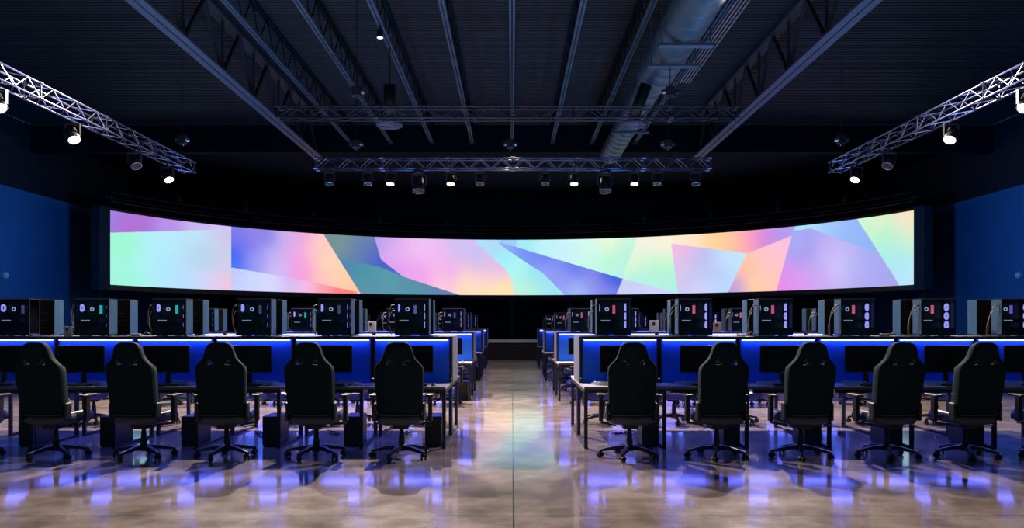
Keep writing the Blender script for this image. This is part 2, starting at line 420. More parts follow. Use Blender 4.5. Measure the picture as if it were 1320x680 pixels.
# ------------------------------------------------------------------ fixtures
def fixture(name, label, loc, aim, size, lit, group, ztop, power=0.):
    """yoke-mounted lamp: clamp + yoke + tapered head; loc = head centre"""
    t = thing(name, label, 'stage light', loc, group=group)
    a = Vector(aim).normalized(); r = .095*size; L = .24*size
    up = ztop - loc[2]
    b = MB(); b.lathe([(r*.55, -L*.5), (r*.8, -L*.45), (r*.85, -L*.1), (r*1.0, L*.1), (r*1.05, L*.45), (r*1.0, L*.5)], axis=a, seg=18); b.build('lamp_head', 'fixture', t, smooth=True)
    b = MB(); b.lathe([(r*.88, L*.5), (r*.86, L*.52)], axis=a, seg=20); b.build('lens', 'lens_on' if lit else 'lens_off', t)
    b = MB(); b.ring(a*(L*.5), a, r*.98, .010, 20, 6); b.build('lens_ring', 'glint', t, smooth=True)
    b = MB()
    for s in (-1, 1): b.bx(s*r*1.2-.014, s*r*1.2+.014, -.03, .03, -.03, up*.62)
    b.bx(-r*1.25, r*1.25, -.04, .04, up*.55, up*.64); b.build('yoke', 'fixture', t)
    if size > 1.2:
        b = MB(); b.box((0, 0, up*.72), (.26, .22, .10), bev=.02); b.build('base', 'fixture', t)
        b = MB(); b.bx(-.06, .06, -.112, -.110, up*.72-.02, up*.72); b.build('display', 'glint', t)
    b = MB(); b.cyl((0, 0, up*.6), (0, 0, up-.09), .02, seg=8); b.ring((0, 0, up-.066), (1, 0, 0), .030, .010, 12, 6); b.build('clamp', 'black_metal', t)
    if lit and power:
        ld = bpy.data.lights.new('lamp_beam', 'SPOT'); ld.energy = power; ld.color = (1, .93, .84); ld.spot_size = math.radians(70); ld.spot_blend = .8; ld.shadow_soft_size = .08
        lo = bpy.data.objects.new('lamp_beam', ld); COL.objects.link(lo); lo.parent = t
        lo.location = a*(L*.5+.03); lo.rotation_euler = a.to_track_quat('-Z', 'Y').to_euler()
    return t
G1 = 'stage lights under the cross truss'
for i, (u, big, lit) in enumerate([(424.6, 0, 0), (473.9, 0, 0), (503.4, 0, 1), (539.8, 1, 0), (581, 0, 1), (618.6, 0, 0), (702.7, 0, 0), (740, 0, 1), (780, 1, 0), (817.6, 0, 1), (847.6, 0, 0), (896.6, 0, 0)]):
    nm = ['first', 'second', 'third', 'fourth', 'fifth', 'sixth', 'seventh', 'eighth', 'ninth', 'tenth', 'eleventh', 'last'][i]
    lab = f"{'large black moving head' if big else ('glowing black spotlight' if lit else 'unlit black spotlight')}, {nm} from the left under the cross truss"
    x = (u-660)/52.4
    fixture('moving_head_spotlight' if big else 'stage_spotlight', lab, (x, 21.0, 4.93 if big else 5.06), (.12 if i in (1,) else (-.1 if i == 10 else 0), -.32, -1), 1.5 if big else 1.05, lit, G1, 5.335, 260.)
G2 = 'spotlights on the side trusses'
for s in (-1, 1):
    for y, lit, nm in ((13.2, 1, 'nearest the camera'), (15.45, 1, 'between two other lights'), (18.0, 0, 'dark, second from the far end'), (19.7, 1, 'at the far end')):
        fixture('stage_spotlight', f"{'glowing' if lit else 'unlit'} spotlight under the {SIDE[s]} side truss, {nm}", (s*7.96, y, 4.93), (-s*.55, -.45, -1), 1.15, lit, G2, 5.235, 320.)
# small downlight on a joist
t = thing('ceiling_downlight', 'small white glowing downlight clipped to a roof joist, high on the left', 'ceiling light', (-2.87, 18.55, 7.72))
b = MB(); b.lathe([(.075, 0), (.075, .03), (.06, .17), (.03, .2)], seg=18); b.build('housing', 'fixture', t, smooth=True)
b = MB(); b.lathe([(.062, -.012), (.066, -.002)], seg=18); b.build('lens', 'down_lens', t)
b = MB(); b.cyl((0, 0, .2), (0, 0, .275), .015, seg=8); b.build('stem', 'black_metal', t)

# ------------------------------------------------------------------ curved LED screen
R = 16.07; YC = 27.93; PE = math.radians(73.1); SZ0, SZ1 = 3.02, 5.86
def arc(p, r=R): return (r*math.sin(p), YC + r*math.cos(p))
ART = [
  ([(-1.022,-0.193),(1.022,-0.193),(1.022,1.352),(-1.022,1.352)],
   [(0.039,0.085,(150,225,235)),(0.078,0.129,(185,235,240)),(0.137,0.233,(195,232,243)),(0.195,0.143,(205,240,235)),(0.205,0.381,(190,240,225)),(0.244,0.068,(235,240,200)),(0.253,0.388,(175,240,200)),(0.288,0.189,(185,235,215)),(0.296,0.534,(170,235,215)),(0.273,0.599,(180,230,230))]),
  ([(-1.081,-0.328),(-0.699,-0.387),(-0.699,0.039),(-0.793,0.119),(-1.0,0.302),(-1.081,0.367)],
   [(-0.993,0.143,(150,125,220)),(-0.915,0.134,(165,110,205)),(-0.858,0.135,(180,140,225)),(-0.964,0.247,(175,105,200)),(-0.772,0.028,(195,175,235)),(-0.715,0.025,(205,190,240))]),
  ([(-1.081,0.367),(-1.0,0.302),(-0.793,0.119),(-0.699,0.039),(-0.699,1.317),(-1.081,1.359)],
   [(-0.998,0.722,(165,235,225)),(-0.967,0.494,(150,240,195)),(-0.964,0.865,(150,238,205)),(-0.925,0.687,(165,235,235)),(-0.867,0.322,(175,228,245)),(-0.858,0.768,(172,222,248)),(-0.791,0.158,(178,225,240)),(-0.8,0.862,(180,215,245)),(-0.768,0.497,(170,205,225)),(-0.743,0.247,(195,205,230)),(-0.711,0.168,(200,185,225)),(-0.709,0.53,(195,200,225)),(-0.715,0.895,(235,185,210)),(-0.753,0.906,(205,205,240))]),
  ([(-0.699,-0.387),(-0.485,-0.276),(-0.47,0.019),(-0.377,1.022),(-0.377,1.157),(-0.389,0.97),(-0.474,0.851),(-0.582,0.73),(-0.699,0.641)],
   [(-0.692,0.096,(120,120,225)),(-0.638,0.089,(150,125,215)),(-0.657,0.261,(110,110,230)),(-0.69,0.4,(20,85,230)),(-0.692,0.584,(40,110,240)),(-0.61,0.149,(95,110,225)),(-0.638,0.501,(150,155,235)),(-0.596,0.358,(185,180,238)),(-0.585,0.607,(200,190,245)),(-0.562,0.087,(190,180,230)),(-0.552,0.404,(215,170,235)),(-0.527,0.071,(235,150,215)),(-0.533,0.462,(240,130,220)),(-0.52,0.678,(240,140,215)),(-0.504,0.387,(250,190,185)),(-0.481,0.182,(250,205,180)),(-0.466,0.506,(253,215,170)),(-0.427,0.695,(253,205,165)),(-0.475,0.772,(250,190,180)),(-0.398,0.918,(252,190,150))]),
  ([(-0.699,0.641),(-0.582,0.73),(-0.474,0.851),(-0.389,0.97),(-0.377,1.225),(-0.699,1.256)],
   [(-0.692,0.73,(185,190,240)),(-0.657,0.843,(195,210,248)),(-0.6,0.866,(208,212,248)),(-0.552,0.79,(200,175,240)),(-0.514,0.911,(235,185,225)),(-0.475,0.93,(252,150,160)),(-0.427,0.975,(252,120,115))]),
  ([(-0.495,-0.271),(-0.311,-0.353),(-0.344,0.026),(-0.329,0.39),(-0.274,0.681),(-0.131,1.003),(-0.117,1.171),(-0.366,1.184),(-0.377,1.022),(-0.47,0.019)],
   [(-0.45,0.077,(105,135,145)),(-0.427,0.122,(125,155,130)),(-0.398,0.152,(100,130,150)),(-0.389,0.351,(95,120,175)),(-0.354,0.206,(90,105,185)),(-0.335,0.405,(65,90,200)),(-0.369,0.075,(105,130,165))]),
  ([(-0.435,0.391),(-0.389,0.445),(-0.331,0.527),(-0.274,0.681),(-0.131,1.003),(-0.117,1.171),(-0.366,1.184),(-0.377,1.022)],
   [(-0.408,0.557,(80,130,165)),(-0.369,0.684,(70,145,160)),(-0.311,0.769,(85,150,165)),(-0.36,0.953,(95,140,165)),(-0.253,0.872,(85,140,165)),(-0.175,0.977,(95,125,170))]),
  ([(-0.344,-0.273),(-0.082,-0.334),(-0.092,0.046),(-0.02,0.507),(-0.0,0.718),(0.008,1.211),(-0.117,1.171),(-0.131,1.003),(-0.274,0.681),(-0.329,0.39),(-0.344,0.026)],
   [(-0.335,0.091,(160,150,230)),(-0.311,0.085,(205,165,230)),(-0.282,0.256,(232,170,230)),(-0.292,0.533,(215,150,235)),(-0.234,0.177,(230,190,235)),(-0.195,0.379,(238,180,235)),(-0.224,0.62,(232,150,228)),(-0.156,0.584,(230,160,230)),(-0.175,0.754,(245,195,215)),(-0.137,0.163,(200,185,235)),(-0.088,0.228,(190,185,240)),(-0.078,0.481,(200,175,235)),(-0.039,0.508,(215,180,225)),(-0.117,0.75,(250,215,180)),(-0.068,0.649,(250,205,195)),(-0.029,0.887,(252,225,160)),(-0.098,0.945,(252,222,175))]),
  ([(-0.092,-0.333),(-0.029,-0.338),(-0.023,0.042),(0.078,0.509),(0.166,1.214),(0.008,1.211),(-0.0,0.718),(-0.02,0.507),(-0.092,0.046)],
   [(-0.068,0.058,(170,215,240)),(-0.039,0.127,(170,205,240)),(-0.02,0.366,(150,235,240)),(0.01,0.577,(175,240,235)),(0.039,0.789,(165,230,215)),(0.02,0.944,(200,235,205)),(0.107,0.861,(155,220,235)),(0.059,0.607,(140,215,240))]),
  ([(-0.037,-0.337),(0.016,-0.338),(0.01,0.155),(-0.029,0.099)],
   [(-0.02,0.057,(140,190,235)),(-0.0,0.042,(150,205,238))]),
  ([(-0.035,0.043),(0.01,0.127),(0.278,0.723),(0.257,1.176),(0.156,1.172),(0.078,0.607),(-0.023,0.127)],
   [(-0.01,0.141,(140,170,240)),(0.029,0.24,(110,140,235)),(0.078,0.368,(100,125,235)),(0.156,0.542,(85,110,225)),(0.244,0.691,(30,85,215)),(0.269,0.763,(15,80,215)),(0.078,0.579,(150,160,240)),(0.137,0.723,(150,150,238)),(0.205,0.798,(145,140,232)),(0.166,0.949,(160,190,240)),(0.244,0.94,(140,140,225))]),
  ([(0.315,-0.283),(0.427,-0.238),(0.399,0.133),(0.416,0.987),(0.389,0.943),(0.278,0.723),(0.284,0.532),(0.308,0.166)],
   [(0.331,0.09,(240,230,220)),(0.379,0.146,(252,232,210)),(0.321,0.402,(215,240,205)),(0.36,0.546,(170,240,200)),(0.389,0.418,(215,238,205)),(0.331,0.717,(170,232,225)),(0.393,0.782,(170,228,225)),(0.393,0.621,(160,238,200))]),
  ([(0.278,0.723),(0.412,0.987),(0.427,1.229),(0.249,1.217)],
   [(0.292,0.876,(195,200,238)),(0.369,0.968,(200,205,245))]),
  ([(0.398,-0.251),(0.715,-0.253),(0.697,0.142),(0.586,0.371),(0.399,0.133)],
   [(0.404,0.087,(250,228,205)),(0.447,0.102,(252,222,190)),(0.504,0.126,(255,208,145)),(0.543,0.207,(255,200,150)),(0.571,0.156,(255,190,150)),(0.585,0.264,(250,160,150)),(0.596,0.143,(232,130,215)),(0.629,0.184,(195,125,220)),(0.667,0.081,(175,140,228)),(0.692,0.096,(165,160,235))]),
  ([(0.399,0.133),(0.586,0.371),(0.527,1.173),(0.418,1.161)],
   [(0.406,0.195,(240,180,215)),(0.437,0.232,(225,180,225)),(0.418,0.559,(215,190,225)),(0.447,0.766,(190,190,228)),(0.475,0.377,(175,180,228)),(0.514,0.651,(175,190,235)),(0.533,0.462,(190,220,248)),(0.562,0.472,(185,225,248)),(0.523,0.913,(180,212,245)),(0.466,0.942,(205,205,245))]),
  ([(0.586,0.371),(0.697,0.142),(0.654,1.189),(0.527,1.173)],
   [(0.546,0.943,(150,140,220)),(0.562,0.856,(190,150,215)),(0.577,0.669,(250,185,150)),(0.585,0.544,(255,195,150)),(0.604,0.866,(255,212,150)),(0.629,0.622,(250,190,180)),(0.629,0.372,(250,190,200)),(0.673,0.269,(245,185,215)),(0.657,0.632,(250,190,205)),(0.642,0.938,(255,195,170))]),
  ([(0.697,0.142),(0.717,-0.312),(0.839,-0.209),(0.857,-0.001),(0.96,0.981),(0.983,1.242),(0.65,1.188)],
   [(0.705,0.225,(155,170,235)),(0.715,0.472,(165,150,232)),(0.743,0.366,(150,150,228)),(0.686,0.765,(215,140,228)),(0.676,0.971,(230,135,225)),(0.724,0.838,(215,150,230)),(0.772,0.44,(195,180,240)),(0.81,0.692,(205,195,245)),(0.772,0.853,(195,165,235)),(0.848,0.708,(180,175,238)),(0.867,0.885,(170,165,232)),(0.925,0.948,(160,160,228)),(0.886,0.613,(160,165,235))]),
  ([(0.715,-0.314),(0.839,-0.209),(0.857,-0.001),(0.91,0.525),(0.848,0.367),(0.743,0.056),(0.703,0.066)],
   [(0.734,0.001,(165,220,245)),(0.791,0.1,(155,195,245)),(0.848,0.14,(140,175,240)),(0.886,0.446,(140,175,235)),(0.82,0.235,(150,180,238))]),
  ([(0.857,-0.001),(0.839,-0.209),(1.022,-0.296),(1.022,1.249),(0.983,1.2),(0.96,0.981)],
   [(0.877,0.049,(205,240,215)),(0.906,0.072,(235,228,190)),(0.973,0.074,(250,215,185)),(0.993,0.3,(240,220,190)),(0.886,0.201,(165,238,195)),(0.935,0.29,(160,240,200)),(0.987,0.422,(165,240,200)),(0.925,0.523,(160,230,225)),(0.973,0.657,(160,225,240)),(0.944,0.858,(175,215,245)),(0.993,0.908,(185,220,245))]),
]

NX, NT = 1440, 150
sv = np.linspace(-1, 1, NX+1); tv = np.linspace(0, 1, NT+1)
S, T = np.meshgrid(sv, tv, indexing='ij'); S = S.ravel(); T = T.ravel()
colr = np.zeros((S.size, 3))
def inside(poly):
    r = np.zeros(S.size, bool); n = len(poly)
    for i in range(n):
        (x0, y0), (x1, y1) = poly[i], poly[(i+1) % n]
        if y0 == y1: continue
        c = ((y0 > T) != (y1 > T)) & (S < (x1-x0)*(T-y0)/(y1-y0)+x0); r ^= c
    return r
for poly, pts in ART:
    mk = inside(poly); s = S[mk]; tt = T[mk]
    acc = np.zeros((s.size, 3)); ws = np.zeros(s.size)
    for ps, pt, c in pts:
        d2 = ((s-ps)*6.5)**2 + (tt-pt)**2*1.0
        w = 1/(d2+.06)**2.0
        acc += w[:, None]*np.array(srgb(c)); ws += w
    colr[mk] = acc/ws[:, None]
me = bpy.data.meshes.new('display')
vx = R*np.sin(S*PE); vy = YC + R*np.cos(S*PE); vz = SZ1 + (SZ0-SZ1)*T
me.vertices.add(S.size); me.vertices.foreach_set('co', np.stack([vx, vy, vz], 1).ravel())
ii, jj = np.meshgrid(np.arange(NX), np.arange(NT), indexing='ij'); a0 = (ii*(NT+1)+jj).ravel()
quad = np.stack([a0, a0+1, a0+NT+2, a0+NT+1], 1)
me.loops.add(quad.size); me.loops.foreach_set('vertex_index', quad.ravel())
me.polygons.add(len(quad)); me.polygons.foreach_set('loop_start', np.arange(0, quad.size, 4)); me.polygons.foreach_set('loop_total', np.full(len(quad), 4))
me.update(calc_edges=True)
ca = me.color_attributes.new('picture', 'FLOAT_COLOR', 'POINT')
ca.data.foreach_set('color', np.concatenate([colr, np.ones((S.size, 1))], 1).ravel())
sm = bpy.data.materials.new('led_screen_picture'); sm.use_nodes = True
n = sm.node_tree.nodes; l = sm.node_tree.links; n.remove(n['Principled BSDF'])
at = n.new('ShaderNodeVertexColor'); at.layer_name = 'picture'
em = n.new('ShaderNodeEmission'); em.inputs['Strength'].default_value = 1.1
l.new(at.outputs['Color'], em.inputs['Color']); l.new(em.outputs[0], n['Material Output'].inputs['Surface'])
me.materials.append(sm)
scr = thing('curved_led_screen', 'long curved LED screen glowing with pastel gradient shapes', 'screen')
o = bpy.data.objects.new('display', me); COL.objects.link(o); o.parent = scr
def arcband(name, r0, r1, z0, z1, p0, p1, m, parent, seg=72):
    q = MB(); loops = []
    for i in range(seg+1):
        p = p0 + (p1-p0)*i/seg
        (x0, y0), (x1, y1) = arc(p, r0), arc(p, r1)
        loops.append([(x0, y0, z0), (x1, y1, z0), (x1, y1, z1), (x0, y0, z1)])
    q.loft(loops); return q.build(name, m, parent)
arcband('cabinet', R+.03, R+.35, SZ0-.22, SZ1+.12, -PE-.02, PE+.02, 'black_wall', scr)
arcband('top_frame', R-.03, R+.03, SZ1, SZ1+.10, -PE-.02, PE+.02, 'black_metal', scr)
arcband('bottom_frame', R-.03, R+.03, SZ0-.20, SZ0, -PE-.02, PE+.02, 'black_metal', scr)
for s in (-1, 1):
    a, c = sorted((s*(PE+.001), s*(PE+.035)))
    arcband('side_frame', R-.05, R+.35, SZ0-.22, SZ1+.12, a, c, 'black_wall', scr, 4)
b = MB()
for p in np.linspace(-PE, PE, 15):
    x, y = arc(p, R+.55); b.bx(x-.08, x+.08, y-.08, y+.08, 0, SZ1)
b.build('support_frame', 'black_metal', scr)
# curved pipe truss above the screen
t = thing('curved_pipe_truss', 'dark curved pipe truss following the top of the LED screen', 'truss', group='aluminium lighting trusses')
for r, z in ((R-.1, SZ1+.34), (R-.1, SZ1+.70), (R+.2, SZ1+.52)):
    b = MB(); b.tube([(*arc(p, r), z) for p in np.linspace(-PE, PE, 60)], .025, 6); b.build('chord', 'dark_alu', t, smooth=True)
b = MB()
for k in range(46):
    p = -PE + 2*PE*k/45
    b.cyl((*arc(p, R-.1), SZ1+.34), (*arc(p, R-.1), SZ1+.70), .014, seg=6)
b.build('upright_lattice', 'dark_alu', t)
b = MB()
for k in range(1, 12):
    p = -PE + 2*PE*k/12
    b.box((*arc(p, R-.1), SZ1+.86), (.16, .14, .2)); b.cyl((*arc(p, R-.1), SZ1+.9), (*arc(p, R-.1), DECK-.02), .012, seg=6)
b.build('hoist_frame', 'dark_alu', t)
# stage below
t = thing('low_stage', 'low black stage with pale top, across the end of the aisle', 'stage', (0, 35.8, 0))
b = MB(); b.bx(-9.5, 9.5, .02, 4.8, 0, .735); b.build('skirt', 'stage', t)
b = MB(); b.bx(-9.55, 9.55, 0, 4.85, .735, .80); b.build('deck_board', 'stage_top', t)
# wall cameras
for s in (-1, 1):
    t = thing('security_camera', f'small white camera fixed on the blue {SIDE[s]} wall', 'camera', (s*17.32, 28.9, 3.17), group='wall cameras')
    b = MB(); b.lathe([(.10, 0), (.10, .03), (.05, .06), (.045, .17)], axis=(-s, 0, 0), c=(s*.17, 0, 0), seg=16); b.build('mount', 'white_plastic', t, smooth=True)
    b = MB(); b.lathe([(.05, -.2), (.11, -.18), (.125, 0), (.11, .16), (.07, .2)], axis=(-s*.9, -.4, -.1), c=(-s*.08, 0, 0), seg=18); b.build('body', 'white_plastic', t, smooth=True)

# ------------------------------------------------------------------ chair
def chair_proto():
    t = thing('gaming_chair', '', 'chair')
    tilt = math.tan(math.radians(11))
    prof = [(.47, .225), (.50, .240), (.58, .250), (.70, .256), (.84, .262), (.96, .268), (1.015, .262), (1.05, .243), (1.08, .212), (1.12, .178), (1.17, .158), (1.22, .145), (1.255, .130), (1.28, .108), (1.293, .075)]
    loops = []
    for z, hw in prof:
        yo = -.22 - (z-.45)*tilt
        edge = 1. if .5 < z < 1.28 else .6
        wing = (.085 if z < 1.03 else .05)*edge
        Lp = []
        for k in range(9):                                  # rear surface, left to right
            f = -1 + 2*k/8; Lp.append((hw*f*.97, yo - .05*edge + .035*f*f, z))
        Lp.append((hw*1.0, yo+.02, z)); Lp.append((hw*.98, yo+.02+wing, z)); Lp.append((hw*.84, yo+.03+wing, z))
        for k in range(5):                                  # front cushion
            f = .6 - 1.2*k/4; Lp.append((hw*f, yo + .045*edge + .012*(1-f*f), z))
        Lp.append((-hw*.84, yo+.03+wing, z)); Lp.append((-hw*.98, yo+.02+wing, z)); Lp.append((-hw*1.0, yo+.02, z))
        loops.append(Lp)
    b = MB(); b.loft(loops); back = b.build('backrest', 'shell', t, smooth=True)
    # two slots through the head end
    cut = MB()
    for s in (-1, 1):
        q = [(s*.045, 1.052), (s*.118, 1.046), (s*.126, 1.068), (s*.100, 1.108), (s*.088, 1.108), (s*.078, 1.075), (s*.045, 1.071)]
        cut.loft([[(x, y, z) for x, z in q] for y in (-.8, .3)])
    co = cut.build('slot_cutter', 'hole')
    md = back.modifiers.new('slots', 'BOOLEAN'); md.object = co; md.operation = 'DIFFERENCE'; md.solver = 'EXACT'
    md2 = back.modifiers.new('bev', 'BEVEL'); md2.width = .004; md2.segments = 1; md2.limit_method = 'ANGLE'; md2.angle_limit = math.radians(50)
    bpy.context.view_layer.update()
    dg = bpy.context.evaluated_depsgraph_get(); nm = bpy.data.meshes.new_from_object(back.evaluated_get(dg), depsgraph=dg)
    back.modifiers.clear(); back.data = nm; bpy.data.objects.remove(co)
    # slot rims
    for s in (-1, 1):
        yb = -.22-(1.075-.45)*tilt-.045
        q = [(s*.045, 1.052), (s*.118, 1.046), (s*.126, 1.068), (s*.100, 1.108), (s*.088, 1.108), (s*.078, 1.075), (s*.045, 1.071)]
        b = MB(); b.tube([(x, yb+.035*(x/.19)**2-(z-1.075)*tilt, z) for x, z in q], .005, 5, True); b.build('slot_rim', 'hole', t)
    # rear hem seam and side hinge covers
    b = MB(); b.tube([(-.215, -.255, .50), (-.1, -.283, .497), (.1, -.283, .497), (.215, -.255, .50)], .006, 6); b.build('hem_piping', 'leather', t)
    for s in (-1, 1):
        b = MB(); b.box((s*.262, -.19, .53), (.03, .11, .20), bev=.012); b.build('hinge_cover', 'chair_plastic', t)
    # seat with bolsters
    xs = [(-.27, .39), (-.275, .45), (-.262, .505), (-.225, .525), (-.185, .510), (-.15, .482), (0, .474), (.15, .482), (.185, .510), (.225, .525), (.262, .505), (.275, .45), (.27, .39), (.1, .375), (-.1, .375)]
    loops = []
    for y, dz, sc, hh in ((-.215, 0, .80, .7), (-.20, 0, .93, .95), (-.10, -.005, .97, 1), (.08, 0, 1., 1), (.20, .008, 1., 1), (.28, .006, .98, .97), (.315, -.008, .94, .82), (.325, -.03, .85, .55)):
        loops.append([(x*sc, y, .43 + (z-.43)*hh + dz) for x, z in xs])
    b = MB(); b.loft(loops); b.build('seat', 'leather', t, smooth=True, sub=1)
    # armrests
    for s in (-1, 1):
        b = MB(); b.box((s*.315, .09, .690), (.085, .25, .028), bev=.012); a = b.build('armrest', 'chair_plastic', t)
        b = MB(); b.bx(s*.315-.022, s*.315+.022, .035, .105, .40, .676); b.bar((s*.315, .07, .385), (s*.14, .06, .36), .075, .022); b.build('arm_post', 'chair_plastic', a)
    # mechanism, lever, gas lift
    b = MB(); b.box((0, 0, .352), (.17, .26, .045), bev=.01); b.build('tilt_mechanism', 'chair_plastic', t)
    b = MB(); b.tube([(.08, .02, .35), (.20, 0, .345), (.29, -.01, .355)], .007, 6); b.box((.305, -.012, .357), (.05, .03, .010)); b.build('lever', 'chair_plastic', t)
    b = MB(); b.lathe([(.036, .10), (.036, .20), (.030, .21), (.030, .27), (.024, .28), (.024, .34)], seg=16); b.build('gas_lift', 'chair_plastic', t, smooth=True)
    base = MB(); base.lathe([(.045, .075), (.058, .085), (.058, .135), (.04, .15)], seg=18); base = base.build('hub', 'chair_plastic', t, smooth=True)
    for k in range(5):
        a = PI/2 + .30 + 2*PI*k/5; c, s = math.cos(a), math.sin(a)
        b = MB(); pts = [(.045, .118, .062, .046), (.15, .110, .054, .040), (.25, .092, .044, .032), (.335, .075, .036, .024)]
        b.loft([[(r*c - s*w*i/2, r*s + c*w*i/2, z + h*j/2) for i, j in ((-1, -1), (1, -1), (.8, 1), (-.8, 1))] for r, z, w, h in pts])
        leg = b.build('leg', 'chair_plastic', base)
        b = MB(); x, y = .325*c, .325*s
        ca, sa = math.cos(a+.7), math.sin(a+.7)
        for d in (-1, 1):
            b.cyl((x+ca*.010*d, y+sa*.010*d, .030), (x+ca*.032*d, y+sa*.032*d, .030), .030, .027, seg=14)
        b.cyl((x, y, .03), (x, y, .072), .010, seg=8); b.box((x, y, .055), (.036, .036, .02), rot=Matrix.Rotation(a, 3, 'Z'))
        b.build('caster', 'caster', base)
    return t
CH = Maker(chair_proto())
def chair(label, x, y, rz, group): CH.put(label, (x, y, 0), rz, group)

# ------------------------------------------------------------------ desk units
def desk_proto(first):
    """front edge at y=0, x from 0 to DP; legs at the high-x end, and at the low-x end too on the first unit"""
    t = thing('gaming_desk', '', 'desk')
    D = 1.13
    b = MB(); b.bx(.002, DP-.002, .004, D, .712, Z_TOP); top = b.build('tabletop', 'top', t)
    b = MB(); b.bx(.002, DP-.002, 0, .004, .712, Z_TOP); b.build('edge_band', 'top_edge', top)
    b = MB(); b.bx(.05, DP-.05, .02, .055, .665, .711); b.build('front_beam', 'black_metal', t)
    b = MB(); b.bx(.05, DP-.05, D-.06, D-.02, .665, .711); b.build('rear_beam', 'black_metal', t)
    for x in ((DP-.024, .024) if first else (DP-.024,)):
        b = MB(); b.bx(x-.021, x+.021, .012, .055, .0, .711); b.build('leg', 'black_metal', t)
        b = MB(); b.bx(x-.021, x+.021, D-.06, D-.018, .0, .711); b.build('leg', 'black_metal', t)
        b = MB(); b.bx(x-.020, x+.020, .056, D-.061, .002, .03); b.build('floor_rail', 'black_metal', t)
        b = MB(); b.bx(x-.020, x+.020, .056, D-.061, .668, .711); b.build('top_rail', 'black_metal', t)
    b = MB(); b.bx(.14, DP-.14, .56, .58, .690, .703); b.build('light_strip', 'under_led', t)
    b = MB(); b.bx(.09, DP-.09, .10, .98, .704, .711); b.build('added_glow_sheet', 'under_glow', t)  # added glowing sheet that tints the floor under the desk blue
    return t
DK = {True: Maker(desk_proto(True)), False: Maker(desk_proto(False))}

# hutch: two lit blue panels back to back with a shelf for the towers
HD = .90
def hutch_proto(end):
    t = thing('desk_hutch', '', 'desk screen')
    z0 = Z_TOP+.003
    for y, s in ((0., 1), (HD, -1)):
        ya, yb = (y, y+.025) if s > 0 else (y-.025, y)
        b = MB(); b.bx(.032, HP-.032, ya, yb, z0+.002, Z_SHELF-.035); p = b.build('screen_panel', 'panel', t)
        yl = y - .046*s
        b = MB(); b.bx(.045, HP-.045, min(yl, yl+.034*s), max(yl, yl+.034*s), Z_SHELF-.052, Z_SHELF-.036); b.build('light_strip', 'led', t)
        for x in (.022, HP-.022):
            b = MB(); b.bx(x-.009, x+.009, ya-.004, yb+.004, z0, Z_SHELF-.035); b.build('post', 'black_metal', t)
    b = MB(); b.bx(.0, HP, -.05, HD+.05, Z_SHELF-.034, Z_SHELF, bev=.002); b.build('shelf', 'shelf', t)
    if end:
        b = MB(); b.bx(-.016, -.001, -.02, HD+.02, z0, Z_SHELF-.002); b.build('end_panel', 'end_panel', t)
    return t
HU = {True: Maker(hutch_proto(True)), False: Maker(hutch_proto(False))}

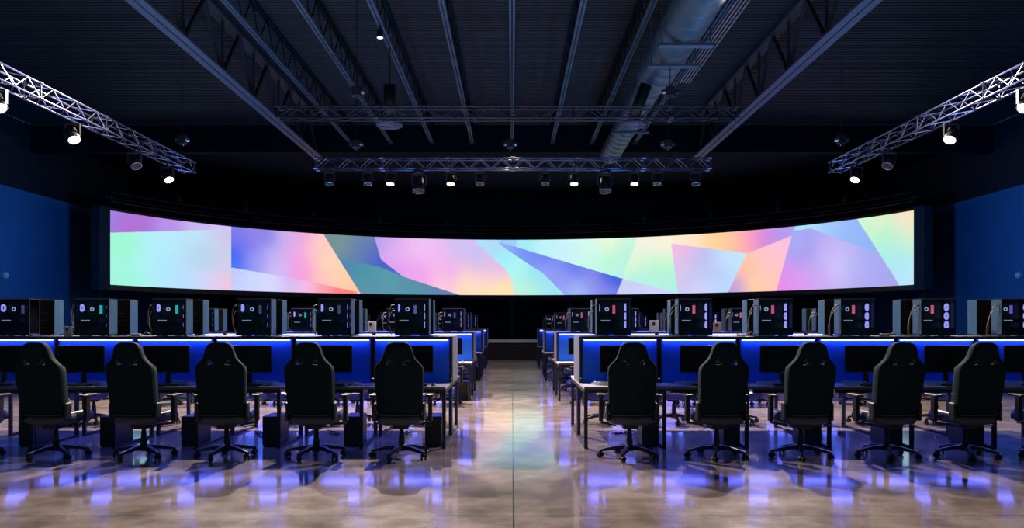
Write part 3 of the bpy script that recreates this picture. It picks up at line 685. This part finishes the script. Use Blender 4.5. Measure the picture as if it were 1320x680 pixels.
# ------------------------------------------------------------------ towers
def tower_proto(ram, glassfront=False):
    t = thing('computer_tower', '', 'computer')
    W, D, H = .44, .24, .485
    x0, x1, y0, y1 = -W/2, W/2, 0., D
    b = MB()
    b.bx(x0, x1, y0+.006, y1, .018, .034); b.bx(x0, x1, y0+.006, y1, H-.016, H); b.bx(x0, x1, y1-.008, y1, .034, H-.016)
    b.bx(x0, x0+.012, y0, y0+.012, .018, H); b.bx(x1-.012, x1, y0, y0+.012, .018, H)
    b.build('case_frame', 'pc_case', t)
    b = MB(); b.bx(x0+.002, x1-.002, y0-.002, y0+.005, H-.012, H-.001); b.build('top_trim', 'pc_edge', t)
    b = MB(); b.bx(x0, x0+.006, y0+.012, y1-.008, .034, H-.016)
    rp = b.build('rear_panel', 'pc_front', t)
    b = MB(); b.bx(x0-.004, x0, .05, .09, .27, .43); b.build('port_cluster', 'pc_edge', rp)
    b = MB()
    for k in range(6): b.bx(x0-.003, x0, .03, .13, .08+.022*k, .09+.022*k)
    b.build('slot_grille', 'pc_edge', rp)
    b = MB(); b.bx(x1-.008, x1, y0+.012, y1-.008, .034, H-.016); b.build('front_panel', 'glass' if glassfront else 'pc_front', t)
    b = MB(); b.bx(x0+.013, x1-.013, y0+.002, y0+.006, .036, H-.017); b.build('glass_panel', 'glass', t)
    b = MB(); b.bx(x0+.02, x1-.10, y1-.022, y1-.012, .11, H-.03); b.build('motherboard', 'pc_inner', t)
    b = MB(); b.bx(x0+.008, x1-.01, y0+.014, y1-.010, .035, .105); b.build('power_shroud', 'pc_inner', t)
    b = MB(); b.bx(x0+.01, x0+.30, y0+.05, y1-.03, .175, .225, bev=.006); g = b.build('graphics_card', 'pc_inner', t)
    b = MB()
    xx = x0+.055
    for w in (.014, .012, .016, .012, .014, .012, .015): b.bx(xx, xx+w, y0+.047, y0+.050, .194, .209); xx += w+.0035
    b.build('lettering', 'gpu_mark', g)
    b = MB()
    for k in range(4): b.bx(.004+.009*k, .010+.009*k, y1-.045, y1-.03, .292, .402)
    b.build('memory_sticks_frame', ram, t)
    b = MB(); b.cyl((-.075, y1-.03, .35), (-.075, y1-.075, .35), .034, seg=20); pm = b.build('pump', 'pc_inner', t, smooth=False)
    b = MB(); b.ring((-.075, y1-.078, .35), (0, 1, 0), .020, .0062, 20, 6); b.build('pump_ring', 'pump', pm)
    b = MB()
    for s in (0, .018): b.tube([(-.105, y1-.07, .36-s), (-.125, y1-.09, .40-s), (-.11, y1-.10, .44-s), (-.03, y1-.09, .455-s*.6)], .007, 6)
    b.build('coolant_tube', 'cable_black', t, smooth=True)
    def fan(x, sgn, z, on='fan_ring'):
        b = MB(); y = (y0+y1)/2
        b.bx(x-.012, x+.012, y-.062, y+.062, z-.056, z-.052); b.bx(x-.012, x+.012, y-.062, y+.062, z+.052, z+.056)
        b.bx(x-.012, x+.012, y-.062, y-.056, z-.052, z+.052); b.bx(x-.012, x+.012, y+.056, y+.062, z-.052, z+.052)
        f = b.build('case_fan', 'pc_inner', t)
        b = MB(); b.ring((x+sgn*.012, y, z), (1, 0, 0), .038, .0125, 22, 6); b.build('light_ring', on, f)
        b = MB(); b.cyl((x-.006, y, z), (x+.010*sgn+.0, y, z), .018, seg=14)
        for k in range(7):
            a = 2*PI*k/7; b.box((x, y+.03*math.cos(a), z+.03*math.sin(a)), (.004, .026, .014), rot=Matrix.Rotation(a, 3, 'X'))
        b.build('fan_rotor', 'fan_blade', f)
    fan(x0+.024, 1, .365)
    for z in (.145, .26, .375): fan(x1-.045, -1, z)
    if glassfront:
        for z in (.145, .26, .375):
            b = MB(); b.ring((x1-.03, .12, z), (1, 0, 0), .040, .0095, 22, 6); b.build('front_light_ring', 'fan_ring', t)
    for x in (-.13, .13):
        b = MB(); b.bx(x-.035, x+.035, y0+.02, y0+.06, 0, .018); b.build('foot', 'foot', t)
        b = MB(); b.bx(x-.035, x+.035, y1-.06, y1-.02, 0, .018); b.build('foot', 'foot', t)
    for dz, dy in ((.40, .07), (.33, .11)):
        b = MB(); b.tube([(x0-.004, dy, dz), (x0-.05, dy, dz-.005), (x0-.085, dy+.02, dz-.08), (x0-.10, dy+.05, dz-.2), (x0-.07, dy+.12, .02), (x0-.03, dy+.16, .012)], .006, 6)
        b.build('cable', 'cable_tan', t, smooth=True)
    return t
def tower_back_proto():
    t = thing('computer_tower', '', 'computer')
    W, D, H = .44, .24, .485
    b = MB(); b.bx(-W/2+.008, W/2-.006, 0, D, .018, H, bev=.003); b.build('case_body', 'pc_case', t)
    b = MB(); b.bx(-W/2, -W/2+.008, .004, D-.004, .02, H-.002); b.build('front_panel', 'pc_front', t)
    b = MB(); b.bx(W/2-.006, W/2, .004, D-.004, .02, H-.002); b.build('rear_panel', 'pc_front', t)
    b = MB()
    for k in range(3): b.bx(-.05, .14, -.002, 0, .10+.1*k, .106+.1*k)
    b.build('vent_slots', 'pc_edge', t)
    b = MB(); b.bx(-W/2+.01, W/2-.01, -.002, .003, H-.010, H-.001); b.build('top_trim', 'pc_edge', t)
    for x in (-.13, .13):
        b = MB(); b.bx(x-.035, x+.035, .02, D-.02, 0, .018); b.build('foot', 'foot', t)
    return t
TW = {k: Maker(tower_proto(v)) for k, v in (('cyan', 'ram_cyan'), ('red', 'ram_red'), ('violet', 'ram_violet'), ('dim', 'ram_dim'))}
TW['open'] = Maker(tower_proto('ram_dim', True))
TB = Maker(tower_back_proto())

# ------------------------------------------------------------------ desktop things
def monitor_proto():
    t = thing('monitor', '', 'monitor')
    b = MB(); b.box((0, 0, .318), (.575, .022, .338), bev=.004); h = b.build('housing', 'bezel', t)
    b = MB(); b.bx(-.281, .281, -.0135, -.0115, .160, .480); b.build('display', 'display', t)
    b = MB(); b.bx(-.02, .02, -.0145, -.0115, .152, .157); b.build('badge', 'glint', t)
    b = MB(); b.box((0, .05, .20), (.06, .03, .36), bev=.006); b.bx(-.05, .05, .012, .04, .27, .37); b.build('stand_neck', 'bezel', t)
    b = MB(); b.box((0, .03, .007), (.24, .20, .014), bev=.004); b.build('stand_base', 'bezel', t)
    return t
MO = Maker(monitor_proto())
def keyboard_proto():
    t = thing('keyboard', '', 'keyboard')
    b = MB(); b.box((0, 0, .011), (.40, .14, .022), bev=.004); b.build('body', 'black_plastic', t)
    b = MB()
    for r in range(5):
        for k in range(14): b.box((-.181+.0278*k, -.05+.025*r, .026), (.021, .019, .009))
    b.build('key_pattern', 'key', t)
    return t
KB = Maker(keyboard_proto())
def mouse_proto():
    t = thing('computer_mouse', '', 'mouse')
    b = MB(); b.lathe([(.004, .036), (.016, .034), (.026, .024), (.031, .010), (.030, 0)][::-1], seg=18)
    bmesh.ops.scale(b.bm, vec=(1, 1.75, 1), verts=b.bm.verts); b.build('shell', 'mouse', t, smooth=True)
    b = MB(); b.cyl((-.004, .03, .030), (.004, .03, .030), .009, seg=12); b.build('scroll_wheel', 'black_plastic', t)
    return t
MS = Maker(mouse_proto())
def coil(seedv, m, name='tangled_cable'):
    rnd = random.Random(seedv); pts = []; a = 0
    for k in range(26):
        a += .9 + rnd.random()*.6; r = .05 + .07*rnd.random()
        pts.append((r*1.7*math.cos(a), r*.36*math.sin(a), .008 + .045*rnd.random()*(1 if k % 3 else .1)))
    pp = []
    for i in range(len(pts)-1):
        for f in (0, .33, .66): pp.append(tuple(pts[i][j]*(1-f)+pts[i+1][j]*f for j in range(3)))
    b = MB(); b.tube(pp, .0045, 5)
    return b.build(name, m, smooth=True)
CO = Maker(tag(coil(3, 'cable_white'), '', 'cable')); CF = Maker(tag(coil(11, 'cable_black'), '', 'cable'))
def pedestal_proto():
    t = thing('under_desk_box', '', 'cabinet')
    b = MB(); b.box((0, .235, .19), (.205, .45, .36), bev=.004); b.build('body', 'black_plastic', t)
    b = MB(); b.bx(-.098, .098, .004, .0095, .022, .36); b.build('front_panel', 'black_metal', t)
    for x in (-.03, -.005):
        b = MB(); b.cyl((x, .003, .335), (x, .0045, .335), .006, seg=10); b.build('button', 'key', t)
    for x in (-.08, .08):
        b = MB(); b.bx(x-.015, x+.015, .03, .06, 0, .0105); b.build('foot', 'caster', t)
        b = MB(); b.bx(x-.015, x+.015, .40, .43, 0, .0105); b.build('foot', 'caster', t)
    return t
PD = Maker(pedestal_proto())

# ------------------------------------------------------------------ fill the rows
chairs_x = {-1: [-1.235, -2.19, -3.19, -4.12, -5.10, -6.08], 1: [1.315, 2.29, 3.23, 4.19, 5.07, 6.02]}
chairs_r = {-1: [.03, -.05, .10, -.07, -.10, -.06], 1: [-.03, .04, .05, .07, .06, .05]}
front_t = {-1: [-1.505+.22, -2.50+.22, -3.53+.22, -4.62+.22, -5.61+.22, -6.63+.22], 1: [1.085+.225, 2.13+.225, 3.16+.225, 4.22+.22, 5.25+.22, 6.28+.22]}
front_ram = {-1: ['violet', 'dim', 'dim', 'cyan', 'cyan', 'open'], 1: ['red', 'red', 'red', 'red', 'red', 'violet']}
mon_u = {-1: [528.5, 424, 320, 214.5, 105.2, 2], 1: [803, 906.5, 1009, 1118.6, 1221.6, 1324]}
rnd = random.Random(5)
for r in range(4):
    yf = YF[r]; yh = yf + .71
    for s in (-1, 1):
        e = EDGE[s][r]
        for i in range(NB):
            place = f'{NTH[i]} place {SIDE[s]} of aisle, {ROW[r]} row'
            # desks: front one faces the camera, rear one faces the screen
            xa = s*(e + DP*i); first = i == 0
            # low-x end of a unit is its aisle end: right side unrotated, left side built by turning it round
            if s > 0:
                DK[first].put(f'black framed grey desk, near side, {place}', (xa, yf, 0), 0, 'grey gaming desks')
                d2 = DK[False].put(f'black framed grey desk, far side, {place}', (xa+DP, yf+2.29, 0), PI, 'grey gaming desks')
            else:
                d1 = DK[False].put(f'black framed grey desk, near side, {place}', (xa-DP, yf, 0), 0, 'grey gaming desks')
                DK[first].put(f'black framed grey desk, far side, {place}', (xa, yf+2.29, 0), PI, 'grey gaming desks')
            # hutch
            xh = s*(e + .012 + HP*i) if s > 0 else s*(e - .02 + HP*i)
            if s > 0: HU[first].put(f'blue lit desk screen with tower shelf, {place}', (xh, yh, 0), 0, 'blue lit desk screens')
            else: HU[first].put(f'blue lit desk screen with tower shelf, {place}', (xh, yh+HD, 0), PI, 'blue lit desk screens')
            # towers
            if r == 0: xt = front_t[s][i]; kind = front_ram[s][i]
            else:
                xt = xh + s*(.50 + rnd.uniform(-.10, .10)); kind = (('violet' if i < 2 else 'cyan') if s < 0 else 'red')
                if r == 1: xt = xh + s*([.42, .55, .50, .47, .5, .45][i] if s < 0 else [.5, .45, .52, .75, .5, .45][i])
            g = {'cyan': 'cyan', 'red': 'red', 'violet': 'violet', 'dim': 'dim blue', 'open': 'dim blue'}[kind]
            TW[kind].put(f'glass-sided computer tower with {g} lights, {place}', (xt, yh+.045, Z_SHELF), 0, 'glass-sided computer towers')
            TB.put(f'plain-sided black computer tower behind, {place}', (xt + rnd.uniform(-.015, .015), yh+.62, Z_SHELF), 0, 'plain-sided computer towers')
            # monitors and small things
            if r == 0:
                ym = 10.60; xm = (mon_u[s][i]-660)*ym/1100
            else: ym = yf+.42; xm = xh + s*.5
            if r == 0 or i < 2:
                MO.put(f'black switched-off monitor at the {place}', (xm, ym, Z_TOP), rnd.uniform(-.03, .03), 'switched-off monitors')
                KB.put(f'low black keyboard below the monitor, {place}', (xm + (.02 if s > 0 else .04), yf+.15, Z_TOP), rnd.uniform(-.06, .06), 'keyboards on the desks')
                MS.put(f'small grey mouse beside the keyboard, {place}', (xm+.315, yf+.16, Z_TOP), rnd.uniform(-.4, .4), 'computer mice')
                PD.put(f'black floor box under the desk, {place}', ((xa + (-.165 if s < 0 else DP-.165)) if r == 0 or s < 0 else xa+DP-.165, yf+.17, 0), 0, 'black boxes under the desks')
            if r == 0:
                if not (s < 0 and i == 0):
                    CO.put(f'tangle of pale cable on the desktop, {place}', (xm + (.27 if s < 0 else -.22), yf+.278, Z_TOP), rnd.choice((0, PI)), 'cable tangles on the desks')
                if s < 0 or i in (0, 3):
                    CF.put(f'tangle of black cable on the floor under the {place}', (xa + s*.62, yf+1.32, 0), rnd.uniform(0, 6), 'cable tangles on the floor')
            # chairs
            cx = chairs_x[s][i] if r == 0 else xh + s*(.50+rnd.uniform(-.04, .04))
            cr = chairs_r[s][i] if r == 0 else rnd.uniform(-.25, .25)
            if r < 2 or i < 2:
                chair(f'black gaming chair seen from behind, {place}', cx, yf-.64, cr, 'gaming chairs with backs to the camera')
            if r == 0 or i < 2:
                chair(f'black gaming chair facing the camera, {place}', xh + s*(.52+rnd.uniform(-.05, .05)), yf+2.29+.42, PI+rnd.uniform(-.3, .3), 'gaming chairs facing the camera')

# ------------------------------------------------------------------ small things on the shelves
def carton(label, x, y, z, w, d, h, m, rz):
    t = thing('small_carton', label, 'box', (x, y, z), rz)
    b = MB(); b.box((0, 0, h/2), (w, d, h), bev=.002); b.build('carton_body', m, t)
    b = MB(); b.bx(-w*.3, w*.05, -d/2-.001, -d/2, h*.55, h*.85); b.build('printed_patch', 'bezel', t)
yh0 = YF[0]+.71; yh1 = YF[1]+.71
carton('small white card box standing between two towers on the front shelf', (88.5-660)*11.0/1100, 11.0, Z_SHELF, .085, .05, .125, 'card', .05)
carton('white box on the second shelf beyond the front aisle-end tower, right side', (843-660)*17.5/1100, 17.5, Z_SHELF, .17, .12, .24, 'card', .1)
carton('peach coloured box on the second shelf, right of the aisle', 4.21, 17.5, Z_SHELF, .15, .1, .20, 'peach_card', -.1)
carton('white box on the second shelf beyond the front towers, left side', -2.87, 17.5, Z_SHELF, .16, .12, .22, 'card', .05)
def adapter(label, x, y, z, rz):
    t = thing('power_adapter', label, 'adapter', (x, y, z), rz, 'adapters on the front shelf')
    b = MB(); b.box((0, 0, .016), (.12, .055, .03), bev=.005); b.build('brick', 'white_plastic', t)
    b = MB(); b.tube([(.06, 0, .012), (.10, .02, .03), (.13, -.01, .06), (.17, .02, .03), (.2, .03, .006)], .005, 5); b.build('lead', 'cable_white', t)
for u, lab in ((175, 'pale adapter and lead on the front shelf, beside the fourth left tower'), (1140, 'pale adapter and lead on the front shelf, right of the fourth right tower'), (955, 'pale adapter on the front shelf between second and third right towers')):
    adapter(lab, (u-660)*10.99/1100, 10.99, Z_SHELF, .1)

# ------------------------------------------------------------------ house lights, world, camera
def house_and_fill(x, y, z, energy, col, size=.15, ang=140, rot=(0, 0, 0)):
    ld = bpy.data.lights.new('house_and_fill_light', 'SPOT'); ld.energy = energy; ld.color = col; ld.spot_size = math.radians(ang); ld.spot_blend = .6; ld.shadow_soft_size = size
    lo = bpy.data.objects.new('house_and_fill_light', ld); COL.objects.link(lo); lo.location = (x, y, z); lo.rotation_euler = rot
WARM = (1., .845, .755)
TLT = (-math.radians(38), 0, 0)
house_and_fill(-2.36, 17.25, 7.3, 6000, WARM, .07, 120, TLT)
house_and_fill(-5.6, 17.25, 7.0, 4200, WARM, .1, 120, TLT); house_and_fill(5.1, 17.25, 7.0, 4800, WARM, .1, 120, TLT)
house_and_fill(0., 24.5, 7.2, 2300, WARM, .15, 105, (-math.radians(15), 0, 0)); house_and_fill(0., 33., 7., 800, WARM, .15, 90, (-math.radians(10), 0, 0))
for x in (-5., 5.):                                  # cool uplights added unseen to brighten the roof steel
    for y in (9., 15.5, 21.5): house_and_fill(x, y, 2.1, 270, (.08, .36, 1.), .6, 160, (PI, 0, 0))
for s in (-1, 1):                                    # blue washes added without fixtures to brighten the side walls
    for y in (20., 28.): house_and_fill(s*11.5, y, 4.4, 430, (.03, .32, 1.), .3, 140, (0, -s*math.radians(80), 0))
w = bpy.data.worlds.new('World'); SC.world = w; w.use_nodes = True
bg = w.node_tree.nodes['Background']; bg.inputs[0].default_value = (.12, .30, .44, 1); bg.inputs[1].default_value = .22
cd = bpy.data.cameras.new('Camera'); cam = bpy.data.objects.new('Camera', cd); COL.objects.link(cam)
cam.location = (0, 0, 1.48); cam.rotation_euler = (PI/2, 0, 0)
cd.sensor_width = 36; cd.lens = 36*1100/1320; cd.shift_y = 78.5/1320; cd.clip_end = 200
SC.camera = cam
SC.view_settings.view_transform = 'Standard'; SC.view_settings.look = 'None'; SC.view_settings.exposure = 0; SC.view_settings.gamma = 1
cy = SC.cycles
cy.use_denoising = True; cy.use_light_tree = True; cy.caustics_reflective = False; cy.caustics_refractive = False
cy.max_bounces = 6; cy.diffuse_bounces = 2; cy.glossy_bounces = 4; cy.transparent_max_bounces = 12; cy.sample_clamp_indirect = 6.
